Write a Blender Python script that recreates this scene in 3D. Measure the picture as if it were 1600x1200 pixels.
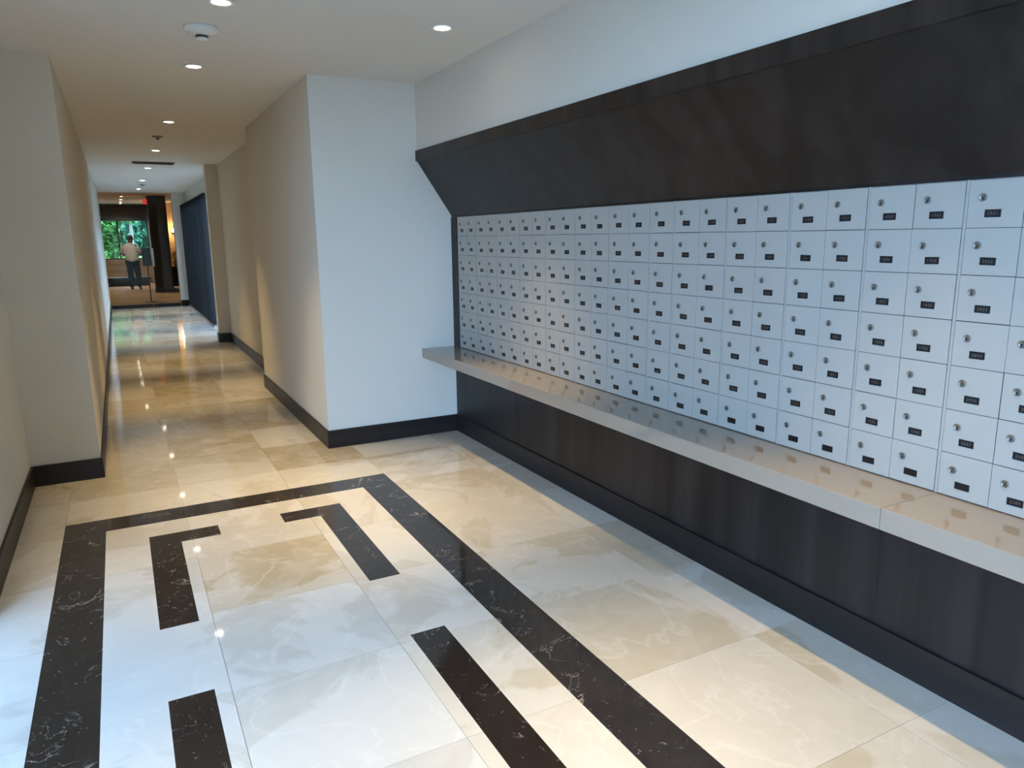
import bpy, bmesh, math, random
from mathutils import Vector, Matrix
random.seed(7)
for o in list(bpy.data.objects):
    bpy.data.objects.remove(o)
scene = bpy.context.scene
C = scene.collection

# ------------------------------------------------------------------ camera
F_PX, YAW, PITCH, ROLL, CAM_H = 1140.56, 0.48844, -0.1986, -0.01155, 1.5
cy, sy, cp, sp = math.cos(YAW), math.sin(YAW), math.cos(PITCH), math.sin(PITCH)
fwd = Vector((sy*cp, cy*cp, sp)); rgt = Vector((cy, -sy, 0)); upv = rgt.cross(fwd)
cr, sr = math.cos(ROLL), math.sin(ROLL)
R_, U_ = rgt*cr + upv*sr, upv*cr - rgt*sr
cam = bpy.data.objects.new('camera', bpy.data.cameras.new('camera'))
cam.data.sensor_fit = 'HORIZONTAL'; cam.data.sensor_width = 36.0
cam.data.lens = F_PX/1600*36.0
cam.data.clip_start = 0.05; cam.data.clip_end = 200
cam.matrix_world = Matrix(((R_.x, U_.x, -fwd.x, 0), (R_.y, U_.y, -fwd.y, 0), (R_.z, U_.z, -fwd.z, CAM_H), (0, 0, 0, 1)))
C.objects.link(cam); scene.camera = cam

# ------------------------------------------------------------------ world, portals, exposure
SKY_STRENGTH = 14.5
w = bpy.data.worlds.new('sky'); scene.world = w; w.use_nodes = True
bg = w.node_tree.nodes['Background']
bg.inputs['Color'].default_value = (0.41, 0.62, 1.0, 1); bg.inputs['Strength'].default_value = SKY_STRENGTH
vs = scene.view_settings
vs.view_transform = 'Standard'; vs.look = 'None'; vs.gamma = 1.0; vs.use_curve_mapping = False
vs.exposure = 0.37

def portal(name, loc, rot, sx, sz):
    l = bpy.data.lights.new(name, 'AREA'); l.shape = 'RECTANGLE'; l.size = sx; l.size_y = sz
    l.cycles.is_portal = True
    o = bpy.data.objects.new(name, l); o.location = loc; o.rotation_euler = rot; C.objects.link(o)
H = 2.575
# sky light through the glazing in the left wall, in the corridor and in the lobby
LW = (-6.0, 3.42, 0.02, 2.42)        # left glazing y0 y1 z0 z1 (wall x = -0.6)
CW = (11.95, 18.70, 0.03, 2.30)   # corridor glazing (wall x = 1.5)
VW = (-0.85, 1.13, 0.86, 2.62)    # lobby window (wall y = 30)
portal('daylight_portal_left', (-0.72, (LW[0]+LW[1])/2, (LW[2]+LW[3])/2), (math.radians(90), 0, math.radians(-90)), LW[1]-LW[0], LW[3]-LW[2])
portal('daylight_portal_corridor', (1.62, (CW[0]+CW[1])/2, (CW[2]+CW[3])/2), (math.radians(90), 0, math.radians(90)), CW[1]-CW[0], CW[3]-CW[2])
portal('daylight_portal_lobby', ((VW[0]+VW[1])/2, 30.12, (VW[2]+2.22)/2), (math.radians(-90), 0, 0), VW[1]-VW[0], 2.22-VW[2])

WARM = (1.0, 0.745, 0.365)
SPOT_W = 128.0

# ------------------------------------------------------------------ materials
def srgb(r, g, b):
    f = lambda c: (c/255/12.92) if c/255 <= 0.04045 else ((c/255+0.055)/1.055)**2.4
    return (f(r), f(g), f(b), 1)
class NT:
    def __init__(s, name):
        s.m = bpy.data.materials.new(name); s.m.use_nodes = True
        s.t = s.m.node_tree; s.p = s.t.nodes['Principled BSDF']
    def n(s, typ, **kw):
        x = s.t.nodes.new(typ)
        for k, v in kw.items():
            if k in x.inputs: x.inputs[k].default_value = v
            else: setattr(x, k, v)
        return x
    def l(s, a, b): s.t.links.new(a, b)
    def ramp(s, fac, stops):
        r = s.n('ShaderNodeValToRGB'); e = r.color_ramp.elements
        while len(e) < len(stops): e.new(0.5)
        for el, (p, c) in zip(e, stops): el.position = p; el.color = c
        s.l(fac, r.inputs['Fac']); return r.outputs['Color']
    def mix(s, fac, a, b, mode='MIX'):
        x = s.n('ShaderNodeMix', data_type='RGBA', blend_type=mode)
        for sock, v in ((x.inputs[0], fac), (x.inputs[6], a), (x.inputs[7], b)):
            if hasattr(v, 'is_output'): s.l(v, sock)
            else: sock.default_value = v
        return x.outputs[2]
    def coords(s, scale=(1, 1, 1), per_object=False):
        tc = s.n('ShaderNodeTexCoord'); mp = s.n('ShaderNodeMapping'); mp.inputs['Scale'].default_value = scale
        s.l(tc.outputs['Object'], mp.inputs['Vector'])
        if per_object:
            oi = s.n('ShaderNodeObjectInfo'); mu = s.n('ShaderNodeVectorMath', operation='SCALE')
            cb = s.n('ShaderNodeCombineXYZ'); cb.inputs[0].default_value = 17; cb.inputs[1].default_value = 31; cb.inputs[2].default_value = 53
            s.l(cb.outputs[0], mu.inputs[0]); s.l(oi.outputs['Random'], mu.inputs['Scale']); s.l(mu.outputs[0], mp.inputs['Location'])
        return mp.outputs['Vector']
    def noise(s, vec, scale, detail=4, rough=0.5, dist=0.0):
        x = s.n('ShaderNodeTexNoise'); x.inputs['Scale'].default_value = scale; x.inputs['Detail'].default_value = detail
        x.inputs['Roughness'].default_value = rough; x.inputs['Distortion'].default_value = dist
        s.l(vec, x.inputs['Vector']); return x.outputs['Fac']
    def bump(s, h, strength, dist=0.002):
        b = s.n('ShaderNodeBump'); b.inputs['Strength'].default_value = strength; b.inputs['Distance'].default_value = dist
        s.l(h, b.inputs['Height']); s.l(b.outputs['Normal'], s.p.inputs['Normal'])

def plain(name, col, rough=0.5, metal=0.0, var=0.06, vscale=8.0, emit=None, spec=0.5):
    t = NT(name); t.p.inputs['Roughness'].default_value = rough; t.p.inputs['Metallic'].default_value = metal
    t.p.inputs['Specular IOR Level'].default_value = spec
    v = t.noise(t.coords(), vscale, 3)
    c = t.mix(v, tuple(x*(1-var) for x in col[:3])+(1,), tuple(min(1, x*(1+var)) for x in col[:3])+(1,))
    t.l(c, t.p.inputs['Base Color'])
    if emit:
        t.p.inputs['Emission Color'].default_value = emit[0]; t.p.inputs['Emission Strength'].default_value = emit[1]
    return t.m
def wallpaper(name, col):
    t = NT(name); t.p.inputs['Roughness'].default_value = 0.75; t.p.inputs['Specular IOR Level'].default_value = 0.25
    v = t.coords(); n = t.noise(v, 220, 2); n2 = t.noise(v, 1.3, 3)
    c = t.mix(n, tuple(x*0.95 for x in col[:3])+(1,), col)
    t.l(t.mix(n2, c, tuple(x*0.97 for x in col[:3])+(1,)), t.p.inputs['Base Color'])
    t.bump(n, 0.25, 0.001); return t.m
def wood(name, c0, c1, axis, rough=0.42):
    t = NT(name); t.p.inputs['Specular IOR Level'].default_value = 0.38; t.p.inputs['Roughness'].default_value = rough
    sc = {'z': (60, 60, 1.2), 'y': (60, 1.2, 60), 'x': (1.2, 60, 60)}[axis]
    sc2 = {'z': (9, 9, 0.25), 'y': (5, 0.25, 5), 'x': (0.25, 5, 5)}[axis]
    a = t.noise(t.coords(sc), 1.0, 4, 0.6, 0.3); b = t.noise(t.coords(sc2), 1.0, 3, 0.5, 0.4)
    g = t.mix(a, c0, c1)
    dark = tuple(x*0.5 for x in c0[:3])+(1,)
    t.l(t.mix(t.ramp(b, [(0.35, (0, 0, 0, 1)), (0.65, (1, 1, 1, 1))]), dark, g), t.p.inputs['Base Color'])
    t.bump(a, 0.12, 0.001); return t.m
def cream_marble(name):
    t = NT(name); t.p.inputs['Roughness'].default_value = 0.045; t.p.inputs['Specular IOR Level'].default_value = 0.55
    oi = t.n('ShaderNodeObjectInfo')
    v = t.coords((1, 1, 1), True)
    patch = t.noise(v, 1.1, 6, 0.55, 0.8)
    edge = t.ramp(patch, [(0.0, (0, 0, 0, 1)), (0.50, (0.06, 0.06, 0.06, 1)), (0.525, (0.9, 0.9, 0.9, 1)), (1.0, (1, 1, 1, 1))])
    light = t.mix(0.45, oi.outputs['Color'], srgb(224, 216, 206))
    tan = t.mix(0.30, oi.outputs['Color'], srgb(180, 161, 132))
    base = t.mix(edge, light, tan)
    cloud = t.noise(v, 6, 6, 0.6, 0.8)
    base = t.mix(t.ramp(cloud, [(0.4, (0, 0, 0, 1)), (0.75, (0.34, 0.34, 0.34, 1))]), base, srgb(232, 224, 212))
    vn = t.noise(v, 1.9, 5, 0.55, 0.9)
    veins = t.ramp(vn, [(0.482, (0, 0, 0, 1)), (0.5, (0.25, 0.25, 0.25, 1)), (0.518, (0, 0, 0, 1))])
    base = t.mix(veins, base, srgb(238, 231, 220))
    t.l(base, t.p.inputs['Base Color']); return t.m
def black_marble(name):
    t = NT(name); t.p.inputs['Roughness'].default_value = 0.08; t.p.inputs['Specular IOR Level'].default_value = 0.5
    v = t.coords((1, 1, 1), True)
    c = t.mix(t.noise(v, 5, 5, 0.6), srgb(26, 21, 19), srgb(58, 48, 42))
    vn = t.noise(v, 4.0, 5, 0.6, 2.2)
    msk = t.noise(v, 6.0, 3, 0.5)
    veins = t.ramp(vn, [(0.489, (0, 0, 0, 1)), (0.5, (1, 1, 1, 1)), (0.511, (0, 0, 0, 1))])
    m2 = t.ramp(msk, [(0.52, (0, 0, 0, 1)), (0.68, (0.8, 0.8, 0.8, 1))])
    f = t.mix(1.0, veins, m2, 'MULTIPLY')
    fl = t.ramp(t.noise(v, 22, 3, 0.6, 2.5), [(0.665, (0, 0, 0, 1)), (0.73, (0.7, 0.7, 0.7, 1))])
    c = t.mix(f, c, srgb(190, 178, 165)); c = t.mix(fl, c, srgb(170, 160, 150))
    t.l(c, t.p.inputs['Base Color']); return t.m
def glass(name, tint=(0.93, 0.97, 0.96, 1), refl=0.08):
    t = NT(name); tr = t.n('ShaderNodeBsdfTransparent'); tr.inputs['Color'].default_value = tint
    gl = t.n('ShaderNodeBsdfGlossy'); gl.inputs['Roughness'].default_value = 0.02
    lw = t.n('ShaderNodeLayerWeight'); pw = t.n('ShaderNodeMath', operation='POWER'); pw.inputs[1].default_value = 5.0; t.l(lw.outputs['Facing'], pw.inputs[0])
    fr = t.n('ShaderNodeMath', operation='MULTIPLY_ADD'); fr.inputs[1].default_value = 0.7; fr.inputs[2].default_value = 0.015; t.l(pw.outputs[0], fr.inputs[0])
    mx = t.n('ShaderNodeMixShader'); t.l(fr.outputs[0], mx.inputs[0]); t.l(tr.outputs[0], mx.inputs[1]); t.l(gl.outputs[0], mx.inputs[2])
    t.l(mx.outputs[0], t.t.nodes['Material Output'].inputs['Surface']); return t.m

M = {}
M['wall'] = wallpaper('wall_vinyl', (0.74, 0.71, 0.63, 1))
M['wall_corridor'] = wallpaper('corridor_vinyl_warm_lit', (0.74, 0.685, 0.575, 1))  # same vinyl as the other walls, warm corridor light put into the colour
M['ceiling'] = plain('ceiling_paint', (0.76, 0.75, 0.71, 1), 0.85, var=0.015, vscale=2, spec=0.2)
M['marble'] = cream_marble('cream_marble')
M['black'] = black_marble('black_marble')
M['grout'] = plain('grout', srgb(172, 156, 134), 0.8)
M['wood_v'] = wood('wenge_vertical', srgb(27, 23, 24), srgb(46, 39, 38), 'z')
M['wood_h'] = wood('wenge_horizontal', srgb(30, 25, 25), srgb(45, 38, 36), 'y')
M['wood_x'] = wood('wenge_horizontal_cross', srgb(34, 28, 27), srgb(50, 42, 39), 'x')
M['wood_fascia'] = wood('wenge_fascia', srgb(44, 35, 31), srgb(66, 54, 48), 'z')
M['stone'] = plain('taupe_quartz', srgb(150, 138, 124), 0.05, var=0.04, vscale=90, spec=0.9)
M['mail'] = plain('white_enamel', srgb(167, 164, 157), 0.42, var=0.012, vscale=3)
M['mail_frame'] = plain('frame_enamel', srgb(164, 163, 158), 0.45, var=0.012, vscale=3)
M['gap'] = plain('gap_shadow_metal', srgb(66, 69, 74), 0.7)
M['lock'] = plain('brushed_nickel', srgb(140, 136, 128), 0.38, 0.75, 0.1, 60)
M['slot'] = plain('keyway', srgb(26, 24, 24), 0.6)
M['plate'] = plain('black_plate', srgb(20, 18, 21), 0.35)
M['digit'] = plain('engraved_digits', srgb(118, 112, 108), 0.6)
M['white'] = plain('white_plastic', (0.78, 0.77, 0.73, 1), 0.45, var=0.02)
M['grey'] = plain('grey_metal', srgb(140, 138, 132), 0.4, 0.3)
M['darkgrey'] = plain('dark_grey_metal', srgb(60, 60, 60), 0.5)
M['lens'] = plain('lamp_lens', (1, 0.95, 0.85, 1), 0.4, emit=((1.0, 0.86, 0.66, 1), 16.0))
M['reflector'] = plain('lamp_reflector', (0.85, 0.82, 0.74, 1), 0.25, 0.4)
M['door_dark'] = plain('dark_laminate', srgb(15, 15, 17), 0.5, var=0.15, vscale=3, spec=0.3)
M['alu'] = plain('brushed_aluminium', srgb(190, 192, 195), 0.3, 0.9)
M['glass'] = glass('clear_glass')
M['column'] = wood('dark_walnut', srgb(38, 24, 20), srgb(56, 36, 28), 'z', 0.5)
M['orange_wall'] = wallpaper('warm_plaster', (0.62, 0.42, 0.25, 1))
M['cream_wall'] = wood('tan_panel', srgb(176, 146, 106), srgb(196, 168, 128), 'x', 0.5)
M['lobby_floor'] = wood('tan_floor', srgb(168, 126, 78), srgb(196, 154, 104), 'x', 0.7)
M['shade'] = plain('brown_shade_cloth', srgb(62, 54, 50), 0.9, var=0.1, vscale=60)
M['dark'] = plain('black_lacquer', srgb(26, 22, 22), 0.4)
M['rail'] = plain('bronze_frame', srgb(44, 40, 38), 0.45, 0.3)
M['bluegrey'] = plain('blue_grey_board', srgb(52, 60, 74), 0.4)
M['red'] = plain('red_exit_face', srgb(190, 40, 30), 0.4, emit=((1, 0.05, 0.03, 1), 0.55))
M['ground'] = plain('concrete_paving', (0.16, 0.16, 0.15, 1), 0.9, var=0.15, vscale=1.5)
M['leaf_a'] = plain('leaf_mid_green', srgb(96, 150, 70), 0.5, var=0.5, vscale=1.6)
M['leaf_b'] = plain('leaf_deep_green', srgb(60, 118, 82), 0.45, var=0.5, vscale=1.6)
M['leaf_c'] = plain('leaf_yellow_green', srgb(168, 190, 84), 0.5, var=0.4, vscale=3)
M['bark'] = plain('bark', srgb(120, 112, 98), 0.9, var=0.25, vscale=12)
M['shirt'] = plain('white_cotton', (0.80, 0.77, 0.79, 1), 0.85, var=0.04)
M['trousers'] = plain('black_trousers', srgb(10, 9, 11), 0.95, spec=0.1)
M['skin'] = plain('skin', srgb(112, 74, 54), 0.55)
M['hair'] = plain('black_hair', srgb(18, 15, 14), 0.6)
M['shoe'] = plain('black_leather', srgb(16, 15, 15), 0.4)
M['yellow'] = plain('ochre_flowers', srgb(214, 160, 60), 0.7, var=0.3, vscale=30)
M['vase'] = plain('amber_glaze', srgb(176, 118, 50), 0.3)
M['shade_lit'] = plain('sconce_glass', (1, 0.9, 0.75, 1), 0.4, emit=((1.0, 0.75, 0.45, 1), 9.0))
M['rug'] = plain('charcoal_rug', srgb(42, 36, 34), 0.95, var=0.2, vscale=40)

# ------------------------------------------------------------------ helpers
def add_box(bm, x0, x1, y0, y1, z0, z1, mi=0, bevel=0.0):
    vs_ = [bm.verts.new((x, y, z)) for x in (x0, x1) for y in (y0, y1) for z in (z0, z1)]
    fs = []
    for q in ((0, 1, 3, 2), (4, 6, 7, 5), (0, 4, 5, 1), (2, 3, 7, 6), (0, 2, 6, 4), (1, 5, 7, 3)):
        f = bm.faces.new([vs_[i] for i in q]); f.material_index = mi; fs.append(f)
    if bevel:
        es = list({e for f in fs for e in f.edges})
        r = bmesh.ops.bevel(bm, geom=es, offset=bevel, segments=2, profile=0.6, affect='EDGES')
        for f in r['faces']: f.material_index = mi
def add_prism(bm, prof, axis, a0, a1, mi=0):
    def P(p, a): return {'y': (p[0], a, p[1]), 'z': (p[0], p[1], a), 'x': (a, p[0], p[1])}[axis]
    A = [bm.verts.new(P(p, a0)) for p in prof]; B = [bm.verts.new(P(p, a1)) for p in prof]
    n = len(prof); fs = [bm.faces.new(A), bm.faces.new(B[::-1])]
    for i in range(n): fs.append(bm.faces.new((A[i], B[i], B[(i+1) % n], A[(i+1) % n])))
    for f in fs: f.material_index = mi
def add_lathe(bm, prof, seg=24, axis='z', c=(0, 0, 0), mi=0, cap=True):
    rings = []
    for r, h in prof:
        ring = []
        for i in range(seg):
            a = 2*math.pi*i/seg; p = (r*math.cos(a), r*math.sin(a), h)
            if axis == 'x': p = (h, p[0], p[1])
            elif axis == 'y': p = (p[0], h, p[1])
            ring.append(bm.verts.new(Vector(p)+Vector(c)))
        rings.append(ring)
    fs = []
    for a, b in zip(rings, rings[1:]):
        for i in range(seg): fs.append(bm.faces.new((a[i], a[(i+1) % seg], b[(i+1) % seg], b[i])))
    if cap: fs.append(bm.faces.new(rings[0][::-1])); fs.append(bm.faces.new(rings[-1]))
    for f in fs: f.material_index = mi; f.smooth = seg > 8
def finish(name, bm, mats, parent=None, loc=None, fix=True):
    if fix: bmesh.ops.recalc_face_normals(bm, faces=bm.faces)
    me = bpy.data.meshes.new(name); bm.to_mesh(me); bm.free()
    for m in (mats if isinstance(mats, (list, tuple)) else [mats]): me.materials.append(M[m] if isinstance(m, str) else m)
    o = bpy.data.objects.new(name, me); C.objects.link(o)
    if parent is not None: o.parent = parent
    if loc is not None: o.location = loc
    return o
def tag(o, label, cat, group=None):
    o['label'] = label; o['category'] = cat
    if group: o['group'] = group
    return o
def thing(name, label, cat, loc=(0, 0, 0), group=None, rotz=0):
    o = bpy.data.objects.new(name, None); o.empty_display_size = 0.1; C.objects.link(o)
    o.location = loc; o.rotation_euler = (0, 0, rotz)
    return tag(o, label, cat, group)
def box(name, b, mat, parent=None, loc=None, bevel=0.0):
    bm = bmesh.new(); add_box(bm, *b, bevel=bevel); return finish(name, bm, mat, parent, loc)
def struct(name, boxes, mat, label=None, cat=None):
    bm = bmesh.new()
    for b in boxes: add_box(bm, *b)
    o = finish(name, bm, mat); o['kind'] = 'structure'
    if label: o['label'] = label; o['category'] = cat
    return o
def rebase(root, *objs):     # children given in world coordinates, thing anchored at its base
    for o in objs:
        o.parent = root; o.matrix_parent_inverse = root.matrix_basis.inverted()

# ------------------------------------------------------------------ shell
XR, XJ, XP, XL, XLL = 1.235, 1.415, 1.245, -0.225, -0.607
YE, YL, YJ, YB, YT = 5.178, 5.262, 7.80, 11.69, 18.85
YC = -1.8          # near end of the mail casework and of the tile pattern
YBACK = -6.5
T = 0.15
struct('wall_end', [(XR, 2.45, YE, YE+T, 0, H)], 'wall', 'pale wall closing off the mailbox alcove beside the corridor', 'wall')
struct('wall_corridor_right', [(XR, XR+0.3, YE+T, YJ, 0, H), (XJ, XJ+0.3, YJ, YB, 0, H), (XP, 1.72, YB, YB+0.2, 0, H)], 'wall_corridor', 'cream right wall of the corridor with a shallow recess', 'wall')
struct('wall_corridor_left', [(-0.9, XL, YL, YT+0.1, 0, H)], 'wall_corridor', 'cream left wall running the length of the corridor', 'wall')
wl = LW
struct('wall_left', [(XLL-0.15, XLL, wl[1], YL, 0, H), (XLL-0.15, XLL, YBACK, wl[0], 0, H), (XLL-0.15, XLL, wl[0], wl[1], 0, wl[2]), (XLL-0.15, XLL, wl[0], wl[1], wl[3], H)], 'wall', 'pale near left wall of the mail room', 'wall')
struct('wall_back', [(XLL-0.15, 2.45, YBACK-0.15, YBACK, 0, H)], 'wall', 'plain pale wall at the near end of the mail room', 'wall')
struct('wall_right', [(2.30, 2.45, YBACK, YE, 0, H), (1.994, 2.30, YC, YE, 2.062, H)], 'wall', 'pale wall above the dark wood canopy', 'wall')
cwn = CW
struct('wall_corridor_glazing', [(1.5, 1.65, YB+0.2, cwn[0], 0, H), (1.5, 1.65, cwn[0], cwn[1], 0, cwn[2]), (1.5, 1.65, cwn[0], YT, cwn[3], H), (1.5, 1.65, cwn[1], YT, 0, cwn[3])], 'wall', 'white wall over the dark vertical louvres', 'wall')
struct('wall_lobby_pier', [(XP, 1.65, YT, YT+0.3, 0, H)], 'wall', 'white pier where the corridor meets the lobby', 'wall')
struct('ceiling', [(XLL-0.15, 2.45, YBACK-0.15, YT+0.3, H, H+0.12)], 'ceiling', 'smooth white ceiling over mail room and corridor', 'ceiling')

def glazing(name, axis, pos, a0, a1, z0, z1, n, label):
    f = 0.05
    bm = bmesh.new()
    def B(p0, p1, q0, q1, d0, d1):
        if axis == 'x': add_box(bm, pos+d0, pos+d1, p0, p1, q0, q1)
        else: add_box(bm, p0, p1, pos+d0, pos+d1, q0, q1)
    B(a0, a1, z0, z0+f, -0.03, 0.03); B(a0, a1, z1-f, z1, -0.03, 0.03)
    for i in range(n+1):
        c = a0 + f/2 + (a1-a0-f)*i/n
        B(c-f/2, c+f/2, z0+f, z1-f, -0.03, 0.03)
    root = finish(name, bm, 'rail'); root['kind'] = 'structure'; root['label'] = label; root['category'] = 'window'
    for i in range(n):
        bm = bmesh.new()
        c0 = a0 + f + (a1-a0-f)*i/n; c1 = a0 + (a1-a0-f)*(i+1)/n
        B(c0, c1, z0+f, z1-f, -0.004, 0.004); finish('pane', bm, 'glass', root)
    return root
glazing('window_1', 'x', XLL-0.08, wl[0], wl[1], wl[2], wl[3], 8, 'long bronze framed glazing in the near left wall')
glazing('window_2', 'x', 1.60, cwn[0], cwn[1], cwn[2], cwn[3], 6, 'long corridor window behind the dark vertical louvres')

# baseboards
BBH, BT = 0.132, 0.014
def bb(name, prof_boxes, mat, label):
    bm = bmesh.new()
    for b in prof_boxes: add_box(bm, *b, bevel=0.003)
    o = finish(name, bm, mat); o['kind'] = 'structure'; o['label'] = label; o['category'] = 'baseboard'
bb('baseboard_end', [(XR-BT, 2.2435, YE-BT, YE, 0, BBH)], 'wood_x', 'dark wood baseboard under the pale end wall')
bb('baseboard_right', [(XR-BT, XR, YE, YJ, 0, BBH)], 'wood_h', 'dark baseboard along the corridor corner wall')
bb('baseboard_recess', [(XJ-BT, XJ, YJ, YB-BT, 0, BBH)], 'wood_h', 'dark baseboard inside the corridor recess')
bb('baseboard_pier', [(XP-BT, XJ, YB-BT, YB, 0, BBH), (XP-BT, XP, YB, YB+0.2, 0, BBH)], 'wood_x', 'dark baseboard around the cream corridor pier')
bb('baseboard_left', [(XL, XL+BT, YL-BT, YT, 0, BBH)], 'wood_h', 'dark baseboard along the left corridor wall')
bb('baseboard_left_pier', [(XLL, XL, YL-BT, YL, 0, BBH)], 'wood_x', 'dark baseboard on the pier facing the mail room')
bb('baseboard_near_left', [(XLL, XLL+BT, wl[1], YL-BT, 0, BBH)], 'wood_h', 'dark baseboard along the near left wall')
bb('baseboard_lobby_pier', [(XP-BT, 1.5, YT-BT, YT, 0, BBH)], 'wood_x', 'dark baseboard of the white lobby pier')

# ------------------------------------------------------------------ floor of single tiles
floor = struct('floor', [(XLL-0.15, 2.45, YBACK-0.15, YT, -0.06, -0.006)], 'grout', 'polished cream marble floor with black inlaid bands', 'floor')
J = 0.0007
b0, b1, b2, b3, c0, c1 = -0.3906, -0.197, 1.193, 1.391, 4.4135, 4.217
l0, l1, l2, l3, l4, l5 = 0.0, 0.1435, 0.333, 0.657, 0.850, 0.993
d0, d1, d2, d3 = 4.016, 3.8725, 2.976, 2.46
YN = YC
inlay = [(b0, b3, c1, c0), (b0, b1, YN, c1), (b2, b3, YN, c1),
         (l0, l1, d2, d0), (l0, l2, d1, d0), (l4, l5, d2, d0), (l3, l5, d1, d0),
         (l0, l1, YN, d3), (l4, l5, YN, d3)]
def cut_mesh(name, cell, cuts, mat, tone):
    x0, x1, y0, y1 = cell
    xs = sorted({x0, x1} | {c for q in cuts for c in q[:2] if x0 < c < x1})
    ys = sorted({y0, y1} | {c for q in cuts for c in q[2:] if y0 < c < y1})
    bm = bmesh.new(); vd = {}
    def V(x, y):
        if (x, y) not in vd: vd[(x, y)] = bm.verts.new((x, y, 0))
        return vd[(x, y)]
    for xa, xb in zip(xs, xs[1:]):
        for ya, yb in zip(ys, ys[1:]):
            mx, my = (xa+xb)/2, (ya+yb)/2
            if any(q[0] < mx < q[1] and q[2] < my < q[3] for q in cuts): continue
            bm.faces.new((V(xa, ya), V(xb, ya), V(xb, yb), V(xa, yb)))
    if not bm.faces: bm.free(); return None
    e = bmesh.ops.extrude_face_region(bm, geom=list(bm.faces))
    for g in e['geom']:
        if isinstance(g, bmesh.types.BMVert): g.co.z = -0.006
    o = finish(name, bm, mat, floor); o.color = tone
    return o
LIGHT, MID, TAN, GREY = srgb(214, 204, 189), srgb(204, 191, 169), srgb(188, 170, 140), srgb(210, 205, 197)
rnd = random.Random(11)
tone_over = {}
gx = [-0.607, b0, 0.195, 0.795, b3, 1.995, 2.26]
rows_near = [YN] + [0.015+0.6*k for k in range(-2, 8)]         # ... 4.215
rows_near[-1] = c1
rows_far = [c0] + [4.817+0.6*k for k in range(0, 30)]
rows_far = [y for y in rows_far if y < YT] + [YT]
for ra in (rows_near, [c1, c0], rows_far):
    for ya, yb in zip(ra, ra[1:]):
        if yb - ya < 0.03: continue
        for xa, xb in zip(gx, gx[1:]):
            ym = (ya+yb)/2
            if ym > YE+0.1 and xa < -0.3 and ym > YL: 
                if xb <= -0.2: continue
            if ym > YE+0.1 and xa >= 1.39 and ym < YB+0.1:
                if not (xa < 1.4 and ym > YJ-0.1): continue
            if ym > YB and xa >= 1.99: continue
            if xa > 1.39 and ym > 18.9: continue
            cell = (xa+J, xb-J, ya+J, yb-J)
            r = rnd.random()
            tone = LIGHT if r < 0.35 else (MID if r < 0.78 else TAN)
            if ym < c1:
                if -0.45 < xa < 0.2 and xb < 0.8: tone = GREY if ym < 3.9 else LIGHT
                if abs(xa-0.195) < 0.01: tone = {3: TAN, 4: LIGHT}.get(int((ym-1.215)/0.6), GREY) if ym > 1.2 else GREY
                if abs(xa-0.795) < 0.01: tone = LIGHT if rnd.random() < 0.6 else MID
                if xa > 1.39: tone = MID if rnd.random() < 0.7 else LIGHT
                if xa < -0.5: tone = GREY
            cut_mesh('tile', cell, inlay, 'marble', tone)
tf = box('tile_field', (-0.607, 2.299, YBACK, YC-0.001, -0.006, 0), 'marble', floor); tf.color = LIGHT; tf['kind'] = 'stuff'
# black inlay pieces
blk = srgb(40, 36, 34)
def black(rects):
    x0 = min(r[0] for r in rects); x1 = max(r[1] for r in rects); y0 = min(r[2] for r in rects); y1 = max(r[3] for r in rects)
    bm = bmesh.new(); vd = {}
    xs = sorted({c for r in rects for c in r[:2]}); ys = sorted({c for r in rects for c in r[2:]})
    def V(x, y):
        if (x, y) not in vd: vd[(x, y)] = bm.verts.new((x, y, 0))
        return vd[(x, y)]
    for xa, xb in zip(xs, xs[1:]):
        for ya, yb in zip(ys, ys[1:]):
            mx, my = (xa+xb)/2, (ya+yb)/2
            if any(q[0] < mx < q[1] and q[2] < my < q[3] for q in rects): bm.faces.new((V(xa, ya), V(xb, ya), V(xb, yb), V(xa, yb)))
    e = bmesh.ops.extrude_face_region(bm, geom=list(bm.faces))
    for g in e['geom']:
        if isinstance(g, bmesh.types.BMVert): g.co.z = -0.006
    o = finish('inlay_strip', bm, 'black', floor); o.color = blk; return o
G = 0.0006
for ya, yb in ((c1-0.62, c1), (2.96, 3.597), (2.36, 2.96), (1.76, 2.36), (1.16, 1.76), (0.56, 1.16), (-0.04, 0.56), (YN, -0.04)):
    black([(b2, b3, ya+G, yb-G)])
for ya, yb in ((c1-0.62, c1), (2.96, 3.597), (2.58, 2.96), (1.96, 2.58), (1.36, 1.96), (0.76, 1.36), (YN, 0.76)):
    black([(b0, b1, ya+G, yb-G)])
for xa, xb in ((b0, 0.195), (0.195, 0.795), (0.795, b3)):
    black([(xa+G, xb-G, c1, c0)])
black([(l0, l1, d1, d0), (l0, l2, d1, d0), (l0, l1, 3.42, d1)]); black([(l0, l1, d2, 3.42-G)])
black([(l4, l5, d1, d0), (l3, l5, d1, d0), (l4, l5, 3.36, d1)]); black([(l4, l5, d2, 3.36-G)])
for a, b_ in ((l0, l1), (l4, l5)):
    for ya, yb in ((2.013, d3), (1.41, 2.013), (0.81, 1.41), (0.2, 0.81), (YN, 0.2)):
        black([(a, b_, ya+G, yb-G)])

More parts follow.
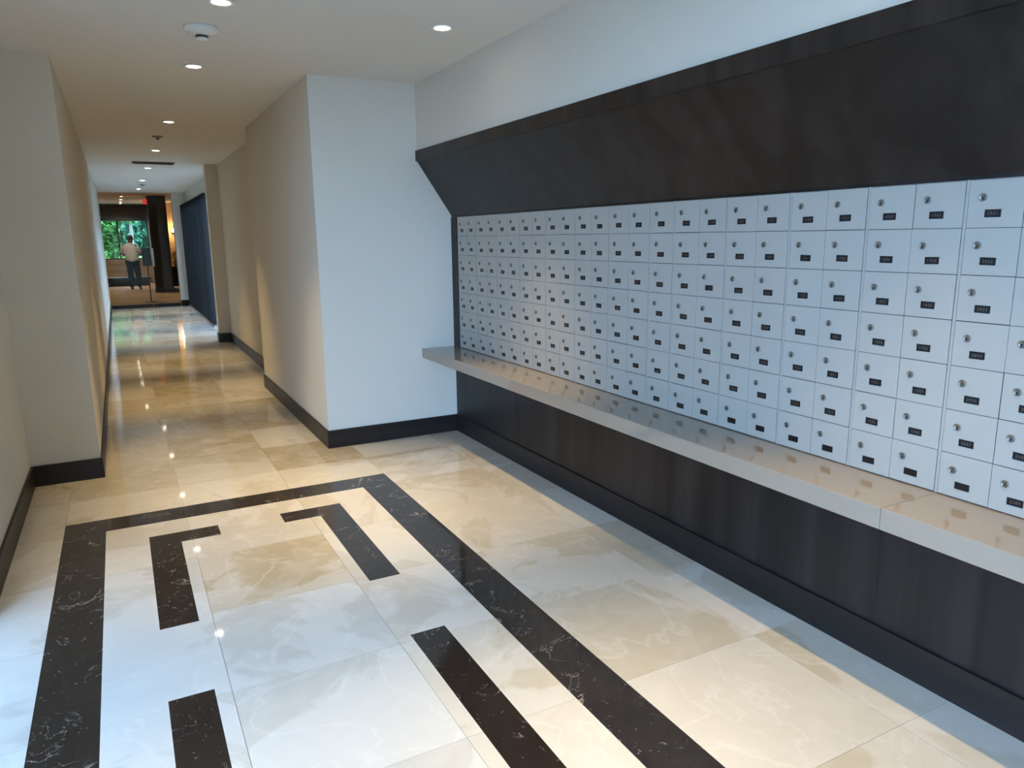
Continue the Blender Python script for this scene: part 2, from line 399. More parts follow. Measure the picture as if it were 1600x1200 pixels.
# ------------------------------------------------------------------ mail wall casework
canopy = thing('wood_canopy', 'dark wood canopy sloping back above the mailboxes', 'canopy', (2.30, 1.7, 1.655))
bm = bmesh.new(); add_prism(bm, [(1.992, 2.046), (2.252, 1.662), (2.252, 1.650), (2.299, 1.650), (2.299, 2.061), (1.992, 2.061)], 'y', YC+0.01, YE-0.001)
slope = finish('sloped_panel', bm, 'wood_v')
fascia = box('fascia', (1.980, 1.9935, YC+0.01, YE-0.001, 2.044, 2.119), 'wood_fascia', bevel=0.0015)
rebase(canopy, slope, fascia)
tag(box('side_panel', (-0.025, 0.028, -0.053, 0.053, 0, 0.971), 'wood_v', loc=(2.271, 5.1245, 0.678), bevel=0.001), 'narrow dark wood strip between mailboxes and end wall', 'side panel')
base = thing('base_panel', 'dark wood panelling below the stone counter', 'panelling', (2.28, 1.7, 0))
pn = []
ybr = [YE-0.001, 3.95, 2.73, 1.51, 0.29, YC+0.01]
for ya, yb in zip(ybr, ybr[1:]):
    pn.append(box('panel', (2.256, 2.299, yb+0.0004, ya-0.0004, 0.12, 0.606), 'wood_v'))
kb = box('kickboard', (2.2435, 2.2558, YC+0.01, YE-0.001, 0, BBH), 'wood_h', bevel=0.002)
rebase(base, kb, *pn)
ctop = thing('countertop', 'polished taupe stone counter shelf under the mailboxes', 'countertop', (2.15, 1.7, 0.607))
s1 = box('slab', (1.978, 2.2995, 1.335, YE-0.001, 0.607, 0.677), 'stone', bevel=0.003)
s2 = box('slab', (1.978, 2.2995, YC+0.01, 1.334, 0.607, 0.677), 'stone', bevel=0.003)
rebase(ctop, s1, s2)

# digits as flat meshes
def digit_mesh(ch):
    cu = bpy.data.curves.new('glyph', 'FONT'); cu.body = ch; cu.size = 1.0; cu.resolution_u = 2; cu.align_x = 'CENTER'
    o = bpy.data.objects.new('glyph', cu); C.objects.link(o)
    bpy.context.view_layer.update()
    me = o.evaluated_get(bpy.context.evaluated_depsgraph_get()).to_mesh()
    r = ([v.co.copy() for v in me.vertices], [list(p.vertices) for p in me.polygons])
    o.evaluated_get(bpy.context.evaluated_depsgraph_get()).to_mesh_clear()
    bpy.data.objects.remove(o); bpy.data.curves.remove(cu)
    return r
GLYPH = {c: digit_mesh(c) for c in '0123456789EXIT'}
def lettering(bm, text, size, pitch, place, mi):
    n = len(text)
    for i, ch in enumerate(text):
        vs_, ps = GLYPH[ch]
        off = (i-(n-1)/2)*pitch
        nv = [bm.verts.new(place(v.x*size+off, (v.y-0.35)*size)) for v in vs_]
        for p in ps:
            try: f = bm.faces.new([nv[k] for k in p]); f.material_index = mi
            except ValueError: pass

Z0, Z1 = 0.680, 1.649
ROWH = (Z1-Z0)/7
bm = bmesh.new()
add_lathe(bm, [(0.0115, 0.0), (0.0115, -0.003), (0.0098, -0.0048), (0.0092, -0.0040)], 20, 'x')
add_box(bm, -0.0047, -0.0040, -0.0017, 0.0017, -0.0070, 0.0022, 1)
LOCK_ME = finish('lock', bm, ['lock', 'slot']).data
bpy.data.objects.remove(bpy.data.objects['lock'])
DOORS = {}
def door_mesh(wd):
    k = round(wd, 4)
    if k not in DOORS:
        bm = bmesh.new(); hw, hh = wd/2-0.0010, ROWH/2-0.0010
        add_box(bm, -0.0035, 0.0, -hw, hw, -hh, hh, bevel=0.0007)
        o = finish('door', bm, 'mail'); DOORS[k] = o.data; bpy.data.objects.remove(o)
    return DOORS[k]
XF = 2.2525
rm = random.Random(5)
def mail_unit(ya, yb, groups, cols, label):
    """ya > yb; groups: door count per module; cols: list of columns, each a list of 7 numbers"""
    ym = (ya+yb)/2
    root = thing('mailbox_unit', label, 'mailboxes', (2.28, ym, 0.678), 'apartment mailbox banks')
    strip = 0.011
    ndoor = sum(groups); wd = ((ya-yb) - strip*len(groups))/ndoor
    bm = bmesh.new()
    add_box(bm, XF+0.004, 2.299, yb+0.0006, ya-0.0006, 0.678, 1.651, 1)
    fr = []
    y = ya; ci = 0; cells = []
    for g in groups:
        add_box(bm, XF-0.0022, XF+0.004, y-strip+0.0008, y-0.0012, Z0-0.001, 1.6505, 0)
        y -= strip
        for k in range(g):
            cells.append((y-wd/2, ci)); y -= wd; ci += 1
    add_box(bm, XF-0.0005, XF+0.004, yb+0.001, ya-0.001, Z1, 1.651, 0)
    frame = finish('frame', bm, ['mail_frame', 'gap']); rebase(root, frame)
    inv = root.matrix_basis.inverted()
    for yc, ci in cells:
        for r in range(7):
            zc = Z1 - ROWH*(r+0.5)
            d = bpy.data.objects.new('door', door_mesh(wd)); C.objects.link(d); d.parent = root
            d.location = Vector((XF, yc+rm.uniform(-.0004, .0004), zc+rm.uniform(-.0005, .0005))) - root.location
            d.rotation_euler = (rm.uniform(-.0012, .0012), rm.uniform(-.004, .004), rm.uniform(-.006, .006))
            lk = bpy.data.objects.new('lock', LOCK_ME); C.objects.link(lk); lk.parent = d
            lk.location = (-0.0034, wd*0.235+rm.uniform(-.0015, .0015), ROWH*0.13+rm.uniform(-.0015, .0015))
            lk.rotation_euler = (rm.uniform(-0.25, 0.25), rm.uniform(-.05, .05), rm.uniform(-.05, .05))
            bm = bmesh.new()
            add_box(bm, -0.0016, 0.0, -0.0225, 0.0225, -0.0112, 0.0112, 0)
            num = cols[ci][r]
            if num: lettering(bm, num, 0.0125, 0.0080, lambda u, v: (-0.0018, -u, v), 1)
            pl = finish('number_plate', bm, ['plate', 'digit'], d, fix=False)
            pl.location = (-0.0035, wd*0.02+rm.uniform(-.0012, .0012), -ROWH*0.205+rm.uniform(-.0012, .0012))
            pl.rotation_euler = (rm.uniform(-.02, .02), 0, 0)
    return root
def seq(start): return [str(start+i) for i in range(7)]
A = [seq(201+7*i) for i in range(3)] + [seq(301+7*i) for i in range(3)]
B_ = [seq(401+7*i) for i in range(3)] + [seq(601+7*i) for i in range(3)]
Cc = [seq(901), seq(908), seq(1001), seq(1101), seq(1108)]
D = [seq(1527), seq(1621), seq(1720),
     ['1727', '1728', '1729', '1831', '1832', '1833', None],
     ['1835', '1836', '1837', '1838', '1931', '1932', None],
     ['1932', '1934', '1935', '1936', '1937', '1938', None]]
E_ = [['2031', '2032', '2033', '2034', '2035', '2037', None], ['2101', '2102', '2103', '2104', '2105', '2106', '2107']] + [seq(2108+7*i) for i in range(4)]
D[0][6] = D[1][6] = D[2][6] = None
mail_unit(5.070, 4.111, (2, 2, 2), A, 'white six-column mailbox bank in the corner by the end wall')
mail_unit(4.111, 3.152, (2, 2, 2), B_, 'white six-column mailbox bank second from the end wall')
mail_unit(3.152, 2.320, (2, 1, 2), Cc, 'white five-column mailbox bank, the narrowest on the wall')
mail_unit(2.320, 1.341, (2, 2, 2), D, 'white mailbox bank with plates numbered in the 1700s to 1900s')
mail_unit(1.341, 0.366, (2, 2, 2), E_, 'white mailbox bank with plates numbered 2031 to 2035')
tag(box('side_panel', (-0.025, 0.028, YC+0.01-0.3, 0.06, 0, 0.971), 'wood_v', loc=(2.271, 0.304, 0.678), bevel=0.001), 'broad dark wood panel beside the last mailbox bank', 'side panel')

# ------------------------------------------------------------------ ceiling fittings
def downlight_meshes():
    bm = bmesh.new(); add_lathe(bm, [(0.042, -0.0001), (0.062, -0.0001), (0.064, -0.004), (0.060, -0.007), (0.044, -0.005), (0.040, -0.002)], 28, cap=False); a = finish('trim_ring', bm, 'white', fix=True)
    bm = bmesh.new(); add_lathe(bm, [(0.0405, -0.0005), (0.040, -0.0040), (0.022, -0.0075), (0.001, -0.0085)], 28); b = finish('lens', bm, 'lens')
    r = a.data, b.data
    bpy.data.objects.remove(a); bpy.data.objects.remove(b); return r
RING, LENS = downlight_meshes()
def spot_data(name, W, ang=62):
    l = bpy.data.lights.new(name, 'SPOT'); l.energy = W; l.color = WARM; l.spot_size = math.radians(ang); l.spot_blend = 1.0; l.shadow_soft_size = 0.014
    return l
def downlight(x, y, z, label, group, data):
    root = thing('downlight', label, 'light', (x, y, z), group)
    for nm, me in (('trim_ring', RING), ('lens', LENS)):
        o = bpy.data.objects.new(nm, me); C.objects.link(o); o.parent = root
    s = bpy.data.objects.new('lamp', data); C.objects.link(s); s.parent = root; s.location = (0, 0, -0.012)
sd = spot_data('downlight_lamp', SPOT_W); sdl = spot_data('lobby_lamp', SPOT_W*0.5, 120); sdl.color = (1.0, 0.84, 0.64)
for y, lb in zip((5.246, 7.695, 10.13, 12.55, 15.1, 17.53), ('first corridor downlight after the smoke detector', 'second corridor downlight after the smoke detector, before the sprinkler disc', 'corridor downlight between the sprinkler disc and the slotted vent', 'corridor downlight just past the slotted vent', 'second corridor downlight past the slotted vent', 'corridor downlight nearest the lobby glass doors')):
    downlight(0.55, y, H, lb, 'corridor downlights in one row', sd)
downlight(1.62, 3.779, H, 'lone recessed downlight in the ceiling beside the mailbox wall', 'mail room downlights', sd)
downlight(0.543, 3.83, H, 'recessed downlight in the ceiling next to the smoke detector', 'mail room downlights', sd)
for x, y, lb in ((0.543, 1.39, 'mail room downlight over the middle of the black floor border'), (1.62, 1.34, 'mail room downlight in front of the 2031 mailbox bank'), (0.543, -1.05, 'mail room downlight by the left glazing and entrance wall'), (1.62, -1.1, 'mail room downlight by the entrance glazing and mailbox wall')):
    downlight(x, y, H, lb, 'mail room downlights', sd)
HL = 2.80
for y, lb in zip((24.9, 26.7, 28.2, 29.4), ('lobby downlight level with the walnut column', 'third lobby downlight counted from the window', 'second lobby downlight counted from the window', 'lobby downlight right above the roller shade')):
    downlight(0.31, y, HL, lb, 'lobby downlights', sdl)
for x, y, lb in ((0.31, 21.2, 'added unseen lobby downlight just inside the glass doors'), (2.4, 22.5, 'added unseen lobby downlight over the charcoal rug'), (-1.5, 24.0, 'added unseen lobby downlight near the left lobby wall')):
    downlight(x, y, HL, lb, 'lobby downlights', sdl)  # out-of-view lamps added to brighten the lobby floor

det = thing('smoke_detector', 'round white smoke detector with a grey nub on the ceiling', 'smoke detector', (0.504, 4.305, H))
bm = bmesh.new(); add_lathe(bm, [(0.085, 0.0), (0.085, -0.012), (0.076, -0.030), (0.045, -0.040), (0.034, -0.042)], 32); finish('housing', bm, 'white', det)
bm = bmesh.new(); add_lathe(bm, [(0.030, -0.041), (0.030, -0.054)], 20)
for i in range(6):
    a = i*math.pi/3; add_box(bm, 0.027*math.cos(a)-.003, 0.027*math.cos(a)+.003, 0.027*math.sin(a)-.003, 0.027*math.sin(a)+.003, -0.056, -0.041)
finish('sensor_grille', bm, 'darkgrey', det)
bm = bmesh.new(); add_lathe(bm, [(0.032, -0.054), (0.026, -0.062), (0.010, -0.066)], 20); finish('sensor_cap', bm, 'white', det)
def disc(x, y, label):
    o = thing('sprinkler_cover', label, 'sprinkler', (x, y, H))
    bm = bmesh.new(); add_lathe(bm, [(0.055, 0), (0.055, -0.006), (0.048, -0.012)], 24); finish('cover_plate', bm, 'grey', o)
    bm = bmesh.new(); add_lathe(bm, [(0.018, -0.012), (0.014, -0.028), (0.020, -0.030), (0.020, -0.033)], 16); finish('deflector', bm, 'grey', o)
disc(0.508, 8.793, 'small grey sprinkler disc between two corridor downlights')
disc(0.578, 16.2, 'small grey sprinkler disc near the lobby end of the corridor')
vent = thing('ceiling_vent', 'long dark slotted air vent across the corridor ceiling', 'vent', (0.585, 11.69, H))
bm = bmesh.new()
for a in ((-0.27, 0.27, -0.14, -0.125), (-0.27, 0.27, 0.125, 0.14), (-0.27, -0.255, -0.125, 0.125), (0.255, 0.27, -0.125, 0.125)): add_box(bm, a[0], a[1], a[2], a[3], -0.012, 0)
finish('frame', bm, 'grey', vent)
box('backing', (-0.255, 0.255, -0.125, 0.125, -0.002, 0), 'gap', vent)
for i in range(5):
    o = box('slat', (-0.255, 0.255, -0.012, 0.012, -0.0015, 0.0015), 'darkgrey', vent); o.location = (0, -0.09+0.045*i, -0.0075); o.rotation_euler = (math.radians(25), 0, 0)
tp = thing('wall_thermostat', 'small grey thermostat high on the left corridor wall', 'thermostat', (XL, 17.85, 2.03))
box('cover', (0, 0.022, -0.05, 0.05, 0, 0.12), 'grey', tp, bevel=0.004); box('display', (0.0222, 0.0235, -0.03, 0.03, 0.065, 0.10), 'darkgrey', tp)

# ------------------------------------------------------------------ dark folding panels in the corridor
fp = thing('vertical_louvres', 'row of dark upright louvre blades along the right corridor wall', 'louvres', (1.442, 16.3, 0))
y = 13.9; k = 0
while y < 18.72:
    p = box('blade', (-0.045, 0.045, -0.011, 0.011, 0.035, 2.285), 'door_dark', fp, bevel=0.003)
    p.location = (0, y-16.3, 0); p.rotation_euler = (0, 0, 0.16)
    y += 0.30; k += 1
box('top_track', (-0.045, 0.045, -2.5, 2.5, 2.286, 2.299), 'rail', fp)
box('floor_track', (-0.045, 0.045, -2.5, 2.5, 0, 0.03), 'alu', fp)

# ------------------------------------------------------------------ glass doors to the lobby
thr = struct('trim_1', [(XL, XP, YT-0.04, YT+0.06, -0.03, 0.004)], 'rail', 'dark threshold strip at the lobby glass doors', 'threshold')
def glass_door(x0, x1, hx, label):
    g = thing('glass_door', label, 'door', ((x0+x1)/2, YT+0.03, 0.004))
    cx = (x0+x1)/2
    box('pane', (x0-cx, x1-cx, -0.005, 0.005, 0.07, 2.50), 'glass', g)
    box('bottom_rail', (x0-cx, x1-cx, -0.014, 0.014, 0.004, 0.07), 'rail', g)
    h = box('handle', (hx-cx-0.016, hx-cx+0.016, -0.06, -0.035, 0.93, 1.34), 'alu', g, bevel=0.004)
    box('standoff', (hx-cx-0.008, hx-cx+0.008, -0.036, -0.005, 1.27, 1.29), 'alu', h); box('standoff', (hx-cx-0.008, hx-cx+0.008, -0.036, -0.005, 0.98, 1.0), 'alu', h)
    return g, cx
g1, cx1 = glass_door(XL+0.02, 0.64, 0.545, 'frameless glass door beside the left corridor wall')
g2, cx2 = glass_door(0.65, XP-0.02, 0.742, 'frameless glass door with a blue-grey board beside the white pier')
for c in [c for c in g1.children if c.name.startswith('handle')]:
    for cc in list(c.children): bpy.data.objects.remove(cc)
    bpy.data.objects.remove(c)

# ------------------------------------------------------------------ lobby
struct('floor_lobby', [(-3.0, 5.0, YT+0.06, 30.0, -0.06, 0.0)], 'lobby_floor', 'tan floor of the lobby beyond the glass doors', 'floor')
struct('ceiling_lobby', [(-3.0, 5.0, YT+0.3, 30.3, HL, HL+0.12)], 'ceiling', 'white lobby ceiling', 'ceiling')
struct('wall_lobby_front', [(-3.0, -0.9, YT, YT+0.3, 0, HL), (1.65, 5.0, YT, YT+0.3, 0, HL), (-0.9, XL, YT+0.1, YT+0.3, 0, HL), (XL, 1.65, YT+0.28, YT+0.3, H, HL)], 'wall')
struct('wall_lobby_left', [(-3.15, -3.0, YT, 30.3, 0, HL)], 'wall')
struct('wall_lobby_right', [(5.0, 5.15, YT, 30.3, 0, HL)], 'orange_wall')
struct('wall_lobby_window', [(-3.0, VW[0], 30.0, 30.3, 0, HL), (VW[1], 5.0, 30.0, 30.3, 0, HL), (VW[0], VW[1], 30.0, 30.3, VW[3], HL)], 'orange_wall')
struct('wall_lobby_sill', [(VW[0], VW[1], 30.0, 30.3, 0, VW[2])], 'cream_wall', 'tan panelled wall below the lobby window', 'wall')
glazing('window_3', 'y', 30.2, VW[0], VW[1], VW[2], VW[3], 2, 'dark framed lobby window looking onto trees')
sh = thing('roller_shade', 'brown roller shade drawn over the top of the lobby window', 'shade', (0.14, 29.96, 2.24))
box('cloth', (-1.1, 1.06, -0.003, 0.003, 0, 0.50), 'shade', sh); box('hem_bar', (-1.1, 1.06, -0.012, 0.012, -0.02, 0.0), 'dark', sh)
bm = bmesh.new(); add_lathe(bm, [(0.035, -1.1), (0.035, 1.06)], 16, 'x', (0, 0, 0.52)); finish('roller_tube', bm, 'dark', sh)
wb = thing('window_bench', 'long low black bench in front of the lobby window', 'bench', (-0.35, 28.6, 0))
box('seat', (-1.2, 1.35, -0.25, 0.25, 0.21, 0.29), 'dark', wb, bevel=0.01)
for x in (-1.0, 0.05, 1.1): box('leg', (x-0.04, x+0.04, -0.22, 0.22, 0, 0.21), 'dark', wb)
box('skirt', (-1.15, 1.3, 0.18, 0.22, 0.0, 0.21), 'dark', wb)
col = thing('wood_column', 'broad dark walnut column standing in the lobby', 'column', (1.19, 24.5, 0))
box('shaft', (-0.245, 0.245, -0.24, 0.24, 0.12, HL), 'column', col, bevel=0.006); box('plinth', (-0.26, 0.26, -0.255, 0.255, 0, 0.12), 'dark', col, bevel=0.004)
ex = thing('exit_sign', 'glowing red EXIT sign in the lobby', 'sign', (0.93, 24.3, 2.56))
hou = box('housing', (-0.10, 0.10, -0.02, 0.02, 0, 0.14), 'red', ex, bevel=0.004)
bm = bmesh.new(); lettering(bm, 'EXIT', 0.12, 0.046, lambda u, v: (u, -0.0215, 0.07+v), 0); finish('lettering', bm, M['white'], ex, fix=False)
bm = bmesh.new(); add_lathe(bm, [(0.008, 0.14), (0.008, HL-2.56)], 10); finish('stem', bm, 'dark', ex)
# free-standing notice board behind the glass
nb = thing('notice_stand', 'blue-grey notice board on a slim black stand behind glass', 'notice board', (0.75, 20.6, 0))
box('board', (-0.19, 0.02, -0.015, 0.015, 0.90, 1.34), 'bluegrey', nb, bevel=0.004)
bm = bmesh.new(); add_lathe(bm, [(0.014, 0.02), (0.014, 0.90)], 12, c=(-0.085, 0, 0)); finish('post', bm, 'dark', nb)
bm = bmesh.new(); add_lathe(bm, [(0.14, 0), (0.14, 0.012), (0.02, 0.022)], 24, c=(-0.085, 0, 0)); finish('foot', bm, 'dark', nb)

cons = thing('console_table', 'black console table behind the walnut column', 'table', (1.95, 26.2, 0))
box('top', (-0.75, 0.75, -0.22, 0.22, 0.66, 0.70), 'dark', cons, bevel=0.004)
for x in (-0.70, 0.70): box('leg', (x-0.04, x+0.04, -0.20, 0.20, 0, 0.66), 'dark', cons)
box('back_panel', (-0.66, 0.66, 0.15, 0.17, 0.05, 0.66), 'dark', cons); box('shelf', (-0.66, 0.66, -0.18, 0.15, 0.14, 0.17), 'dark', cons)
fv = thing('flower_vase', 'amber vase of ochre flowers on the black console', 'vase', (1.66, 26.1, 0.70))
bm = bmesh.new(); add_lathe(bm, [(0.05, 0), (0.085, 0.06), (0.09, 0.12), (0.05, 0.20), (0.06, 0.23)], 20); finish('vase_body', bm, 'vase', fv)
bm = bmesh.new(); rf = random.Random(3)
for i in range(46):
    a, b = rf.uniform(0, 6.28), rf.uniform(-0.4, 1.4); r = rf.uniform(0.06, 0.17)
    c = (r*math.cos(a)*math.cos(b), r*math.sin(a)*math.cos(b), 0.30+r*math.sin(b)); s = rf.uniform(0.02, 0.04)
    bmesh.ops.create_icosphere(bm, subdivisions=1, radius=s, matrix=Matrix.Translation(c))
finish('flower_heads', bm, 'yellow', fv)
scn = thing('wall_sconce', 'bright glass sconce on the warm lobby wall', 'sconce', (1.84, 28.38, 1.75))
box('backplate', (-0.05, 0.05, 0, 0.02, 0, 0.16), 'rail', scn, bevel=0.004)
bm = bmesh.new(); add_lathe(bm, [(0.045, 0.04), (0.06, 0.08), (0.06, 0.16), (0.045, 0.18)], 18, c=(0, -0.07, 0)); finish('glass_shade', bm, 'shade_lit', scn)
box('arm', (-0.01, 0.01, -0.07, 0, 0.03, 0.05), 'rail', scn)
pl_ = bpy.data.lights.new('sconce_lamp', 'POINT'); pl_.energy = 22; pl_.color = (1.0, 0.62, 0.30); pl_.shadow_soft_size = 0.05
po = bpy.data.objects.new('sconce_lamp', pl_); C.objects.link(po); po.parent = scn; po.location = (0, -0.17, 0.12)
struct('wall_lobby_warm', [(1.55, 5.0, 28.4, 28.55, 0, HL)], 'orange_wall', 'warm lit wall behind the walnut column', 'wall')
rg = tag(box('rug', (1.05, 2.9, 24.0, 25.4, 0.0, 0.012), 'rug'), 'charcoal rug on the tan lobby floor', 'rug')

# ------------------------------------------------------------------ person
per = thing('person', 'person in white shirt and black trousers leaning at the lobby window', 'person', (0.40, 25.9, 0))
per.rotation_euler = (0, 0, math.radians(-12))
# local frame: +Y faces away from the viewer (towards the window), slight lean to the right
J_ = {'pelvis': ((0.03, 0, 0.90), (0.100, 0.095)), 'waist': ((0.01, 0.0, 1.04), (0.098, 0.092)), 'chest': ((-0.02, 0.05, 1.25), (0.100, 0.095)), 'collar': ((-0.03, 0.07, 1.38), (0.070, 0.065)),
      'neck': ((-0.01, 0.09, 1.45), 0.058), 'head1': ((0.0, 0.11, 1.52), (0.075, 0.085)), 'head2': ((0.005, 0.12, 1.60), (0.080, 0.095)), 'head3': ((0.005, 0.12, 1.665), (0.055, 0.065)),
      'nose': ((0.006, 0.225, 1.545), 0.018)}
Ed = [('pelvis', 'waist'), ('waist', 'chest'), ('chest', 'collar'), ('collar', 'neck'), ('neck', 'head1'), ('head1', 'head2'), ('head2', 'head3'), ('head2', 'nose')]
arms = {-1: [(-0.20, 0.07, 1.36), (-0.27, 0.16, 1.12), (-0.14, 0.38, 1.02), (-0.10, 0.44, 1.01)], 1: [(0.15, 0.07, 1.36), (0.25, 0.14, 1.12), (0.30, 0.36, 1.03), (0.31, 0.43, 1.02)]}
for s in (-1, 1):
    n = 'L' if s < 0 else 'R'; a = arms[s]
    J_['sh'+n] = (a[0], 0.052); J_['el'+n] = (a[1], 0.050); J_['wr'+n] = (a[2], 0.031); J_['pa'+n] = (a[3], (0.040, 0.018))
    Ed += [('collar', 'sh'+n), ('sh'+n, 'el'+n), ('el'+n, 'wr'+n), ('wr'+n, 'pa'+n)]
    dirv = (Vector(a[3])-Vector(a[2])).normalized(); sd_ = dirv.cross(Vector((0, 0, 1)))*s
    for i, L in enumerate((0.062, 0.075, 0.080, 0.070)):
        b = Vector(a[3]) + sd_*(-0.030+0.020*i) + dirv*0.030
        J_['f%s%da' % (n, i)] = (tuple(b), 0.0095); J_['f%s%db' % (n, i)] = (tuple(b+dirv*L*0.55+Vector((0, 0, -0.006))), 0.0085); J_['f%s%dc' % (n, i)] = (tuple(b+dirv*L+Vector((0, 0, -0.028))), 0.007)
        Ed += [('pa'+n, 'f%s%da' % (n, i)), ('f%s%da' % (n, i), 'f%s%db' % (n, i)), ('f%s%db' % (n, i), 'f%s%dc' % (n, i))]
    tb = Vector(a[2]) - sd_*0.030 + dirv*0.018
    J_['t%sa' % n] = (tuple(tb-sd_*0.012), 0.011); J_['t%sb' % n] = (tuple(tb-sd_*0.035+dirv*0.035), 0.009)
    Ed += [('wr'+n, 't%sa' % n), ('t%sa' % n, 't%sb' % n)]
    J_['hip'+n] = ((0.03+s*0.095, 0, 0.84), 0.088); J_['kn'+n] = ((0.045+s*0.10, 0.02+0.02*s, 0.47), 0.058); J_['an'+n] = ((0.05+s*0.105, 0.0+0.03*s, 0.085), 0.040); J_['to'+n] = ((0.05+s*0.12, 0.13+0.03*s, 0.040), (0.038, 0.030))
    Ed += [('pelvis', 'hip'+n), ('hip'+n, 'kn'+n), ('kn'+n, 'an'+n), ('an'+n, 'to'+n)]
def mk(name, keys, grow, mat, root, sub=2, over=None):
    pts = {}
    for k in keys:
        co, r = J_[k]; r = r if isinstance(r, tuple) else (r, r)
        if over and k in over: r = over[k]
        pts[k] = (co, (r[0]+grow, r[1]+grow))
    ed = [e for e in Ed if e[0] in pts and e[1] in pts]
    me = bpy.data.meshes.new(name); kl = list(pts)
    bm = bmesh.new(); lay = bm.verts.layers.skin.verify(); vv = {}
    for k in kl:
        v = bm.verts.new(pts[k][0]); v[lay].radius = pts[k][1]; v[lay].use_root = (k == root); vv[k] = v
    for a, b in ed: bm.edges.new((vv[a], vv[b]))
    bm.to_mesh(me); bm.free(); me.materials.append(M[mat])
    o = bpy.data.objects.new(name, me); C.objects.link(o); o.parent = per
    sk = o.modifiers.new('skin', 'SKIN'); sk.use_smooth_shade = True
    ss = o.modifiers.new('sub', 'SUBSURF'); ss.levels = sub; ss.render_levels = sub
    return o
mk('body', list(J_), 0.0, 'skin', 'pelvis')
bm = bmesh.new(); rings = []
for cx_, cy_, cz_, rx_, ry_ in ((0.035, 0, 0.83, 0.178, 0.128), (0.03, 0, 0.95, 0.174, 0.124), (0.005, 0.01, 1.08, 0.174, 0.126), (-0.018, 0.04, 1.22, 0.196, 0.132), (-0.025, 0.06, 1.33, 0.205, 0.122), (-0.028, 0.068, 1.39, 0.150, 0.100), (-0.02, 0.08, 1.43, 0.085, 0.080), (-0.015, 0.085, 1.455, 0.070, 0.070)):
    rings.append([bm.verts.new((cx_+rx_*math.cos(a*math.pi/12), cy_+ry_*math.sin(a*math.pi/12), cz_)) for a in range(24)])
for a, b in zip(rings, rings[1:]):
    for k in range(24): bm.faces.new((a[k], a[(k+1) % 24], b[(k+1) % 24], b[k])).smooth = True
bm.faces.new(rings[0][::-1]); bm.faces.new(rings[-1])
finish('shirt', bm, 'shirt', per)
for n in 'LR': mk('sleeve', ['sh'+n, 'el'+n], 0.030, 'shirt', 'sh'+n)
mk('trousers', ['pelvis', 'hipL', 'knL', 'anL', 'hipR', 'knR', 'anR'], 0.032, 'trousers', 'pelvis', over={'pelvis': (0.115, 0.10)})
for n in 'LR': mk('shoe', ['an'+n, 'to'+n], 0.012, 'shoe', 'an'+n)
bm = bmesh.new()
bmesh.ops.create_uvsphere(bm, u_segments=20, v_segments=12, radius=1.0)
for v in bm.verts:
    v.co = Vector((0.005+v.co.x*0.090, 0.108+v.co.y*0.105, 1.615+v.co.z*0.090))
    if v.co.y > 0.17 and v.co.z < 1.62: v.co.y = 0.17
    v.co.z = max(v.co.z, 1.545)
for f in bm.faces: f.smooth = True
finish('hair', bm, 'hair', per)
bm = bmesh.new()
for s in (-1, 1): bmesh.ops.create_icosphere(bm, subdivisions=2, radius=1, matrix=Matrix.Translation((0.005+s*0.088, 0.125, 1.565)) @ Matrix.Diagonal((0.012, 0.022, 0.034, 1)))
finish('ears', bm, 'skin', per)

# ------------------------------------------------------------------ outside
grd = struct('ground', [(-40, -0.757, -30, YT, -0.30, -0.08), (2.45, 40, -30, 11.6, -0.30, -0.08), (1.65, 40, 11.6, YT, -0.30, -0.08), (-0.757, 2.45, -30, YBACK-0.15, -0.30, -0.08), (-40, 40, 30.3, 70, -0.30, -0.08)], 'ground', 'paving outside the building', 'ground')
def foliage(bm, c, rad, n, s0, s1, rr, mi=0):
    for i in range(n):
        while True:
            p = Vector((rr.uniform(-1, 1), rr.uniform(-1, 1), rr.uniform(-1, 1)))
            if 0.25 < p.length < 1: break
        q = Vector(c) + Vector((p.x*rad[0], p.y*rad[1], p.z*rad[2])); s = rr.uniform(s0, s1)
        m = Matrix.Rotation(rr.uniform(0, 6.28), 3, 'Z') @ Matrix.Rotation(rr.uniform(-1.1, 1.1), 3, 'X')
        pts = [(-s*0.35, 0, 0), (0, -s*0.6, 0.04*s), (s*0.35, 0, 0), (0, s*0.7, -0.08*s)]
        f = bm.faces.new([bm.verts.new(q + m @ Vector(t_)) for t_ in pts]); f.material_index = mi
def tree(x, y, h, rad, n, mat, label, seed, s0=0.10, s1=0.24, tr=0.12):
    rr = random.Random(seed)
    t = thing('tree', label, 'tree', (x, y, -0.08), 'trees outside the lobby window')
    bm = bmesh.new(); add_lathe(bm, [(tr*1.4, 0), (tr, 0.3), (tr*0.85, h*0.6), (tr*0.5, h)], 10)
    finish('trunk', bm, 'bark', t)
    bm = bmesh.new(); foliage(bm, (0, 0, h), rad, n*2, s0*1.15, s1*1.25, rr)
    o = finish('crown', bm, mat, t, fix=False); o['kind'] = 'stuff'
tree(1.75, 35.6, 2.3, (1.45, 1.1, 2.0), 4200, 'leaf_b', 'deep green tree filling the right of the lobby window', 1)
tree(0.62, 33.2, 3.3, (0.62, 0.6, 1.0), 1100, 'leaf_a', 'mid green tree with leaves over the window mullion', 2, tr=0.07)
tree(-0.2, 37.6, 2.2, (0.9, 0.9, 1.9), 2600, 'leaf_a', 'mid green bushy tree behind the pale trunk', 9)
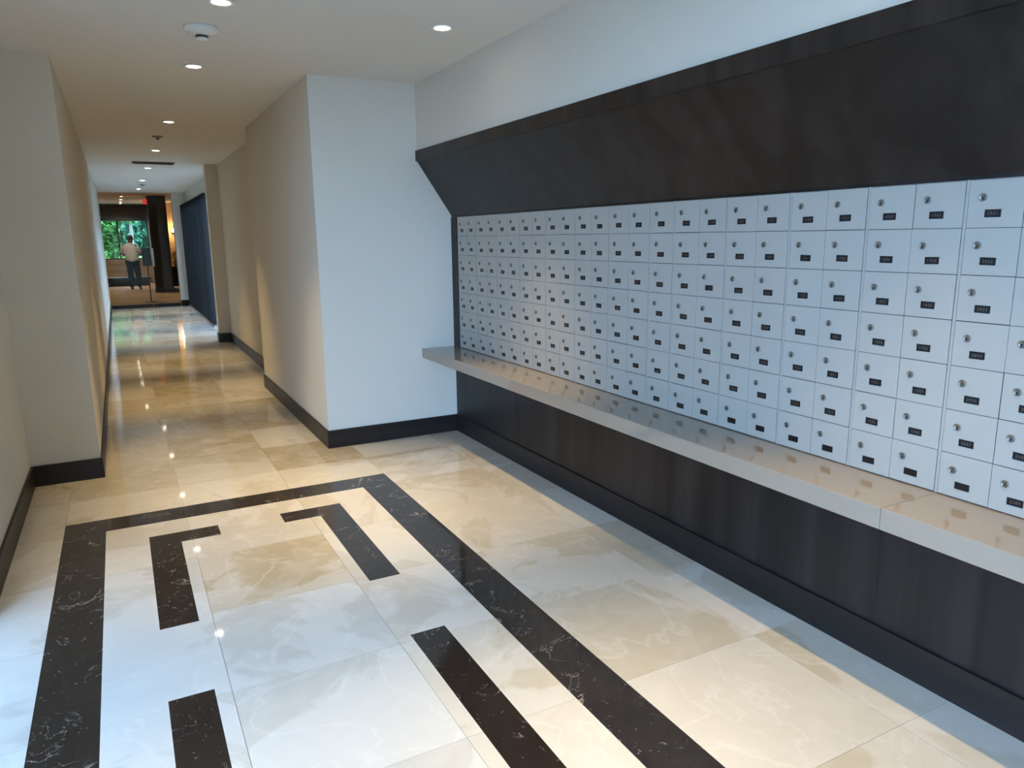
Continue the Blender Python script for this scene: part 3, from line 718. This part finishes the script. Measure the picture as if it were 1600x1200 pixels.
tree(-0.8, 33.0, 3.9, (0.6, 0.7, 1.6), 1100, 'leaf_a', 'tree with a thick pale trunk beside the lobby window', 3, tr=0.17)
tree(-2.9, 36.6, 2.6, (1.7, 1.2, 2.4), 4200, 'leaf_b', 'deep green tree at the far left beyond the window', 4)
tree(1.6, 40.5, 3.0, (3.6, 1.4, 3.2), 5200, 'leaf_b', 'tall dense tree standing farthest from the window', 6)
def shrub(x, y, r, label, seed, mat='leaf_c'):
    rr = random.Random(seed); t = thing('shrub', label, 'shrub', (x, y, -0.08), 'shrubs under the lobby window')
    bm = bmesh.new()
    for i in range(5):
        a = i*1.26; add_prism(bm, [(0.02*math.cos(q*2.09)+0.1*math.cos(a), 0.02*math.sin(q*2.09)+0.1*math.sin(a)) for q in range(3)], 'z', 0, 0.5)
    finish('stems', bm, 'bark', t)
    bm = bmesh.new(); foliage(bm, (0, 0, 0.62), (r, r*0.7, 0.48), 700, 0.07, 0.16, rr); o = finish('leaves', bm, mat, t, fix=False); o['kind'] = 'stuff'
for i, (x, y, r, lb) in enumerate(((-0.45, 31.0, 0.36, 'yellow-green shrub outside the left lobby pane'), (0.28, 30.95, 0.32, 'yellow-green shrub outside the window where the person leans'), (-1.25, 31.0, 0.38, 'yellow-green shrub at the foot of the pale trunk'), (0.98, 31.05, 0.34, 'yellow-green shrub at the column end of the window'))):
    shrub(x, y, r, lb, 20+i)

gw = struct('light_block_wall', [(-3.5, -3.25, 0.2, 9.0, -0.08, 3.2), (-3.55, -3.2, 0.15, 9.05, 3.2, 3.28)], 'ground', 'added unseen wall blocking sky light outside the long left glazing', 'wall')  # added out of view to keep direct sky light off the mailboxes
struct('light_block_wall_corridor', [(3.6, 3.85, 10.5, 20.5, -0.08, 2.6), (3.55, 3.9, 10.45, 20.55, 2.6, 2.68)], 'ground', 'added unseen wall blocking sky light outside the corridor louvres', 'wall')  # added out of view to shade the corridor window
struct('light_block_overhang', [(-1.95, -0.757, -6.7, 5.2, 2.70, 2.85)], 'ceiling', 'added unseen overhang blocking steep sky light above the long left glazing', 'roof')  # added out of view to cut steep sky light on the near floor
